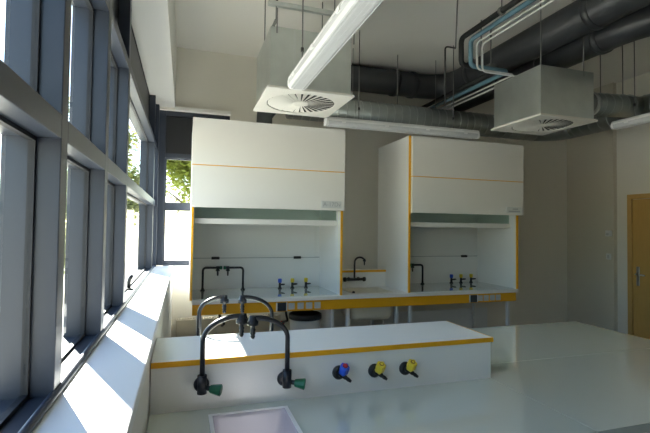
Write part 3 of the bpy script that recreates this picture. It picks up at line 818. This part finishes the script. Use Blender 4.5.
# two dark ducts
def dark_duct(pts, r, rad, bands, rods, label, extra=None):
    P = rounded(pts, rad, 10)
    lo = min(p.z for p in P) - r
    t = thing('dark_duct', (P[len(P) // 2].x, P[len(P) // 2].y, lo), label, 'duct', 'charcoal round ducts below the ceiling')
    obj('duct_tube', T(P, r, 32), 'dark_duct', t)
    for (p, d) in bands:
        obj('pipe_band', lathe(bmn(), [(r - .001, -.03), (r + .012, -.025), (r + .012, .025), (r - .001, .03)], p, d, 32), 'dark_duct', t)
        p = Vector(p); obj('band_bolt', T([p + Vector((-.03, 0, r - .01)), p + Vector((-.03, 0, r + .022))], .009, 8), 'galv_seam', t)
    for (x, y, z0, rr) in rods:
        obj('hanger_rod', T([(x, y, z0), (x, y, ZC)], rr, 6), 'rod', t)
    return t
dark_duct([(1.15, 4.92, 3.425), (3.19, 4.92, 3.425), (3.19, -0.85, 3.425)], .150, .42,
          [((2.45, 4.92, 3.425), (1, 0, 0)), ((3.19, 4.3, 3.425), (0, 1, 0)), ((3.19, 2.72, 3.425), (0, 1, 0)), ((2.70, 4.92, 3.425), (1, 0, 0))],
          [(1.9, 4.92, 3.57, .006)], 'thick charcoal duct running under the ceiling along the back and towards the room')
dark_duct([(3.525, 5.1, 3.335), (3.525, 2.35, 3.335), (5.45, 2.20, 3.335)], .130, .5,
          [((3.525, 2.95, 3.335), (0, 1, 0)), ((3.525, 4.2, 3.335), (0, 1, 0))], [], 'slimmer charcoal duct bending away below the thick one')
t = thing('drop_pipe', (3.83, 3.95, 2.98), 'thin black pipe dropping from the charcoal ducts towards the door side', 'pipe')
obj('pipe_run', T(rounded([(3.70, 3.95, 3.61), (3.70, 3.95, 3.06), (4.35, 3.95, 3.06)], .06), .022, 10), 'black', t)

# water and heating pipes making a dog-leg
specs = [('black_pipe', 'pipe_black', .024, 2.44, 3.40, 3.150, 3.50, 2.85, 'black insulated pipe making a dog-leg under the ceiling'),
         ('blue_pipe', 'pipe_blue', .021, 2.50, 3.37, 3.125, 3.44, 2.915, 'blue insulated pipe making a dog-leg beside the black one'),
         ('white_pipe', 'pipe_white', .009, 2.54, 3.335, 3.085, 3.40, 2.957, 'thin white pipe making a dog-leg next to the blue one'),
         ('white_pipe', 'pipe_white', .009, 2.575, 3.315, 3.060, 3.37, 2.992, 'thin white pipe making a dog-leg, outermost of the bundle')]
for (nm, mm, r, x, z1, z2, yd, xj, lb) in specs:
    y_end = 5.10
    P = rounded([(x, -0.85, z1), (x, yd, z1), (x, yd, z2), (xj, yd, z2), (xj, y_end, z2)], .05, 6)
    t = thing(nm, (x, yd, z2 - r), lb, 'pipe', 'pipes in the ceiling dog-leg')
    obj('pipe_run', T(P, r, 12), mm, t)
    if nm == 'black_pipe':
        for (px, py, pz) in ((x, 2.95, z1), (x, 2.1, z1)):
            obj('pipe_clamp', lathe(bmn(), [(r, -.012), (r + .01, -.012), (r + .01, .012), (r, .012)], (px, py, pz), (0, 1, 0), 14), 'rod', t)
        obj('hanger_rod', T([(x, 2.95, z1 + r), (x, 2.95, ZC)], .005, 6), 'rod', t)
        obj('hanger_rod', T([(x + .22, yd, z2 + r - .002), (x + .22, yd, ZC)], .005, 6), 'rod', t)
        obj('hanger_rod', T([(xj, 3.6, z2 + r - .002), (xj, 3.6, ZC)], .006, 6), 'rod', t)
        obj('clamp_block', B(xj - .05, xj + .03, 3.55, 3.65, z2 + r, z2 + r + .06, bev=.01), 'rod', t)
t = thing('conduit_drop', (2.05, 3.1, 2.62), 'thin dark cable drop hanging from the ceiling between the two diffuser boxes', 'cable')
obj('cable_run', T(rounded([(2.12, 3.12, 3.115), (2.02, 3.12, 3.115), (2.02, 3.12, 2.62)], .03), .007, 8), 'black', t)
obj('cable_top', T([(2.12, 3.12, 3.115), (2.14, 3.12, ZC)], .006, 8), 'rod', t)
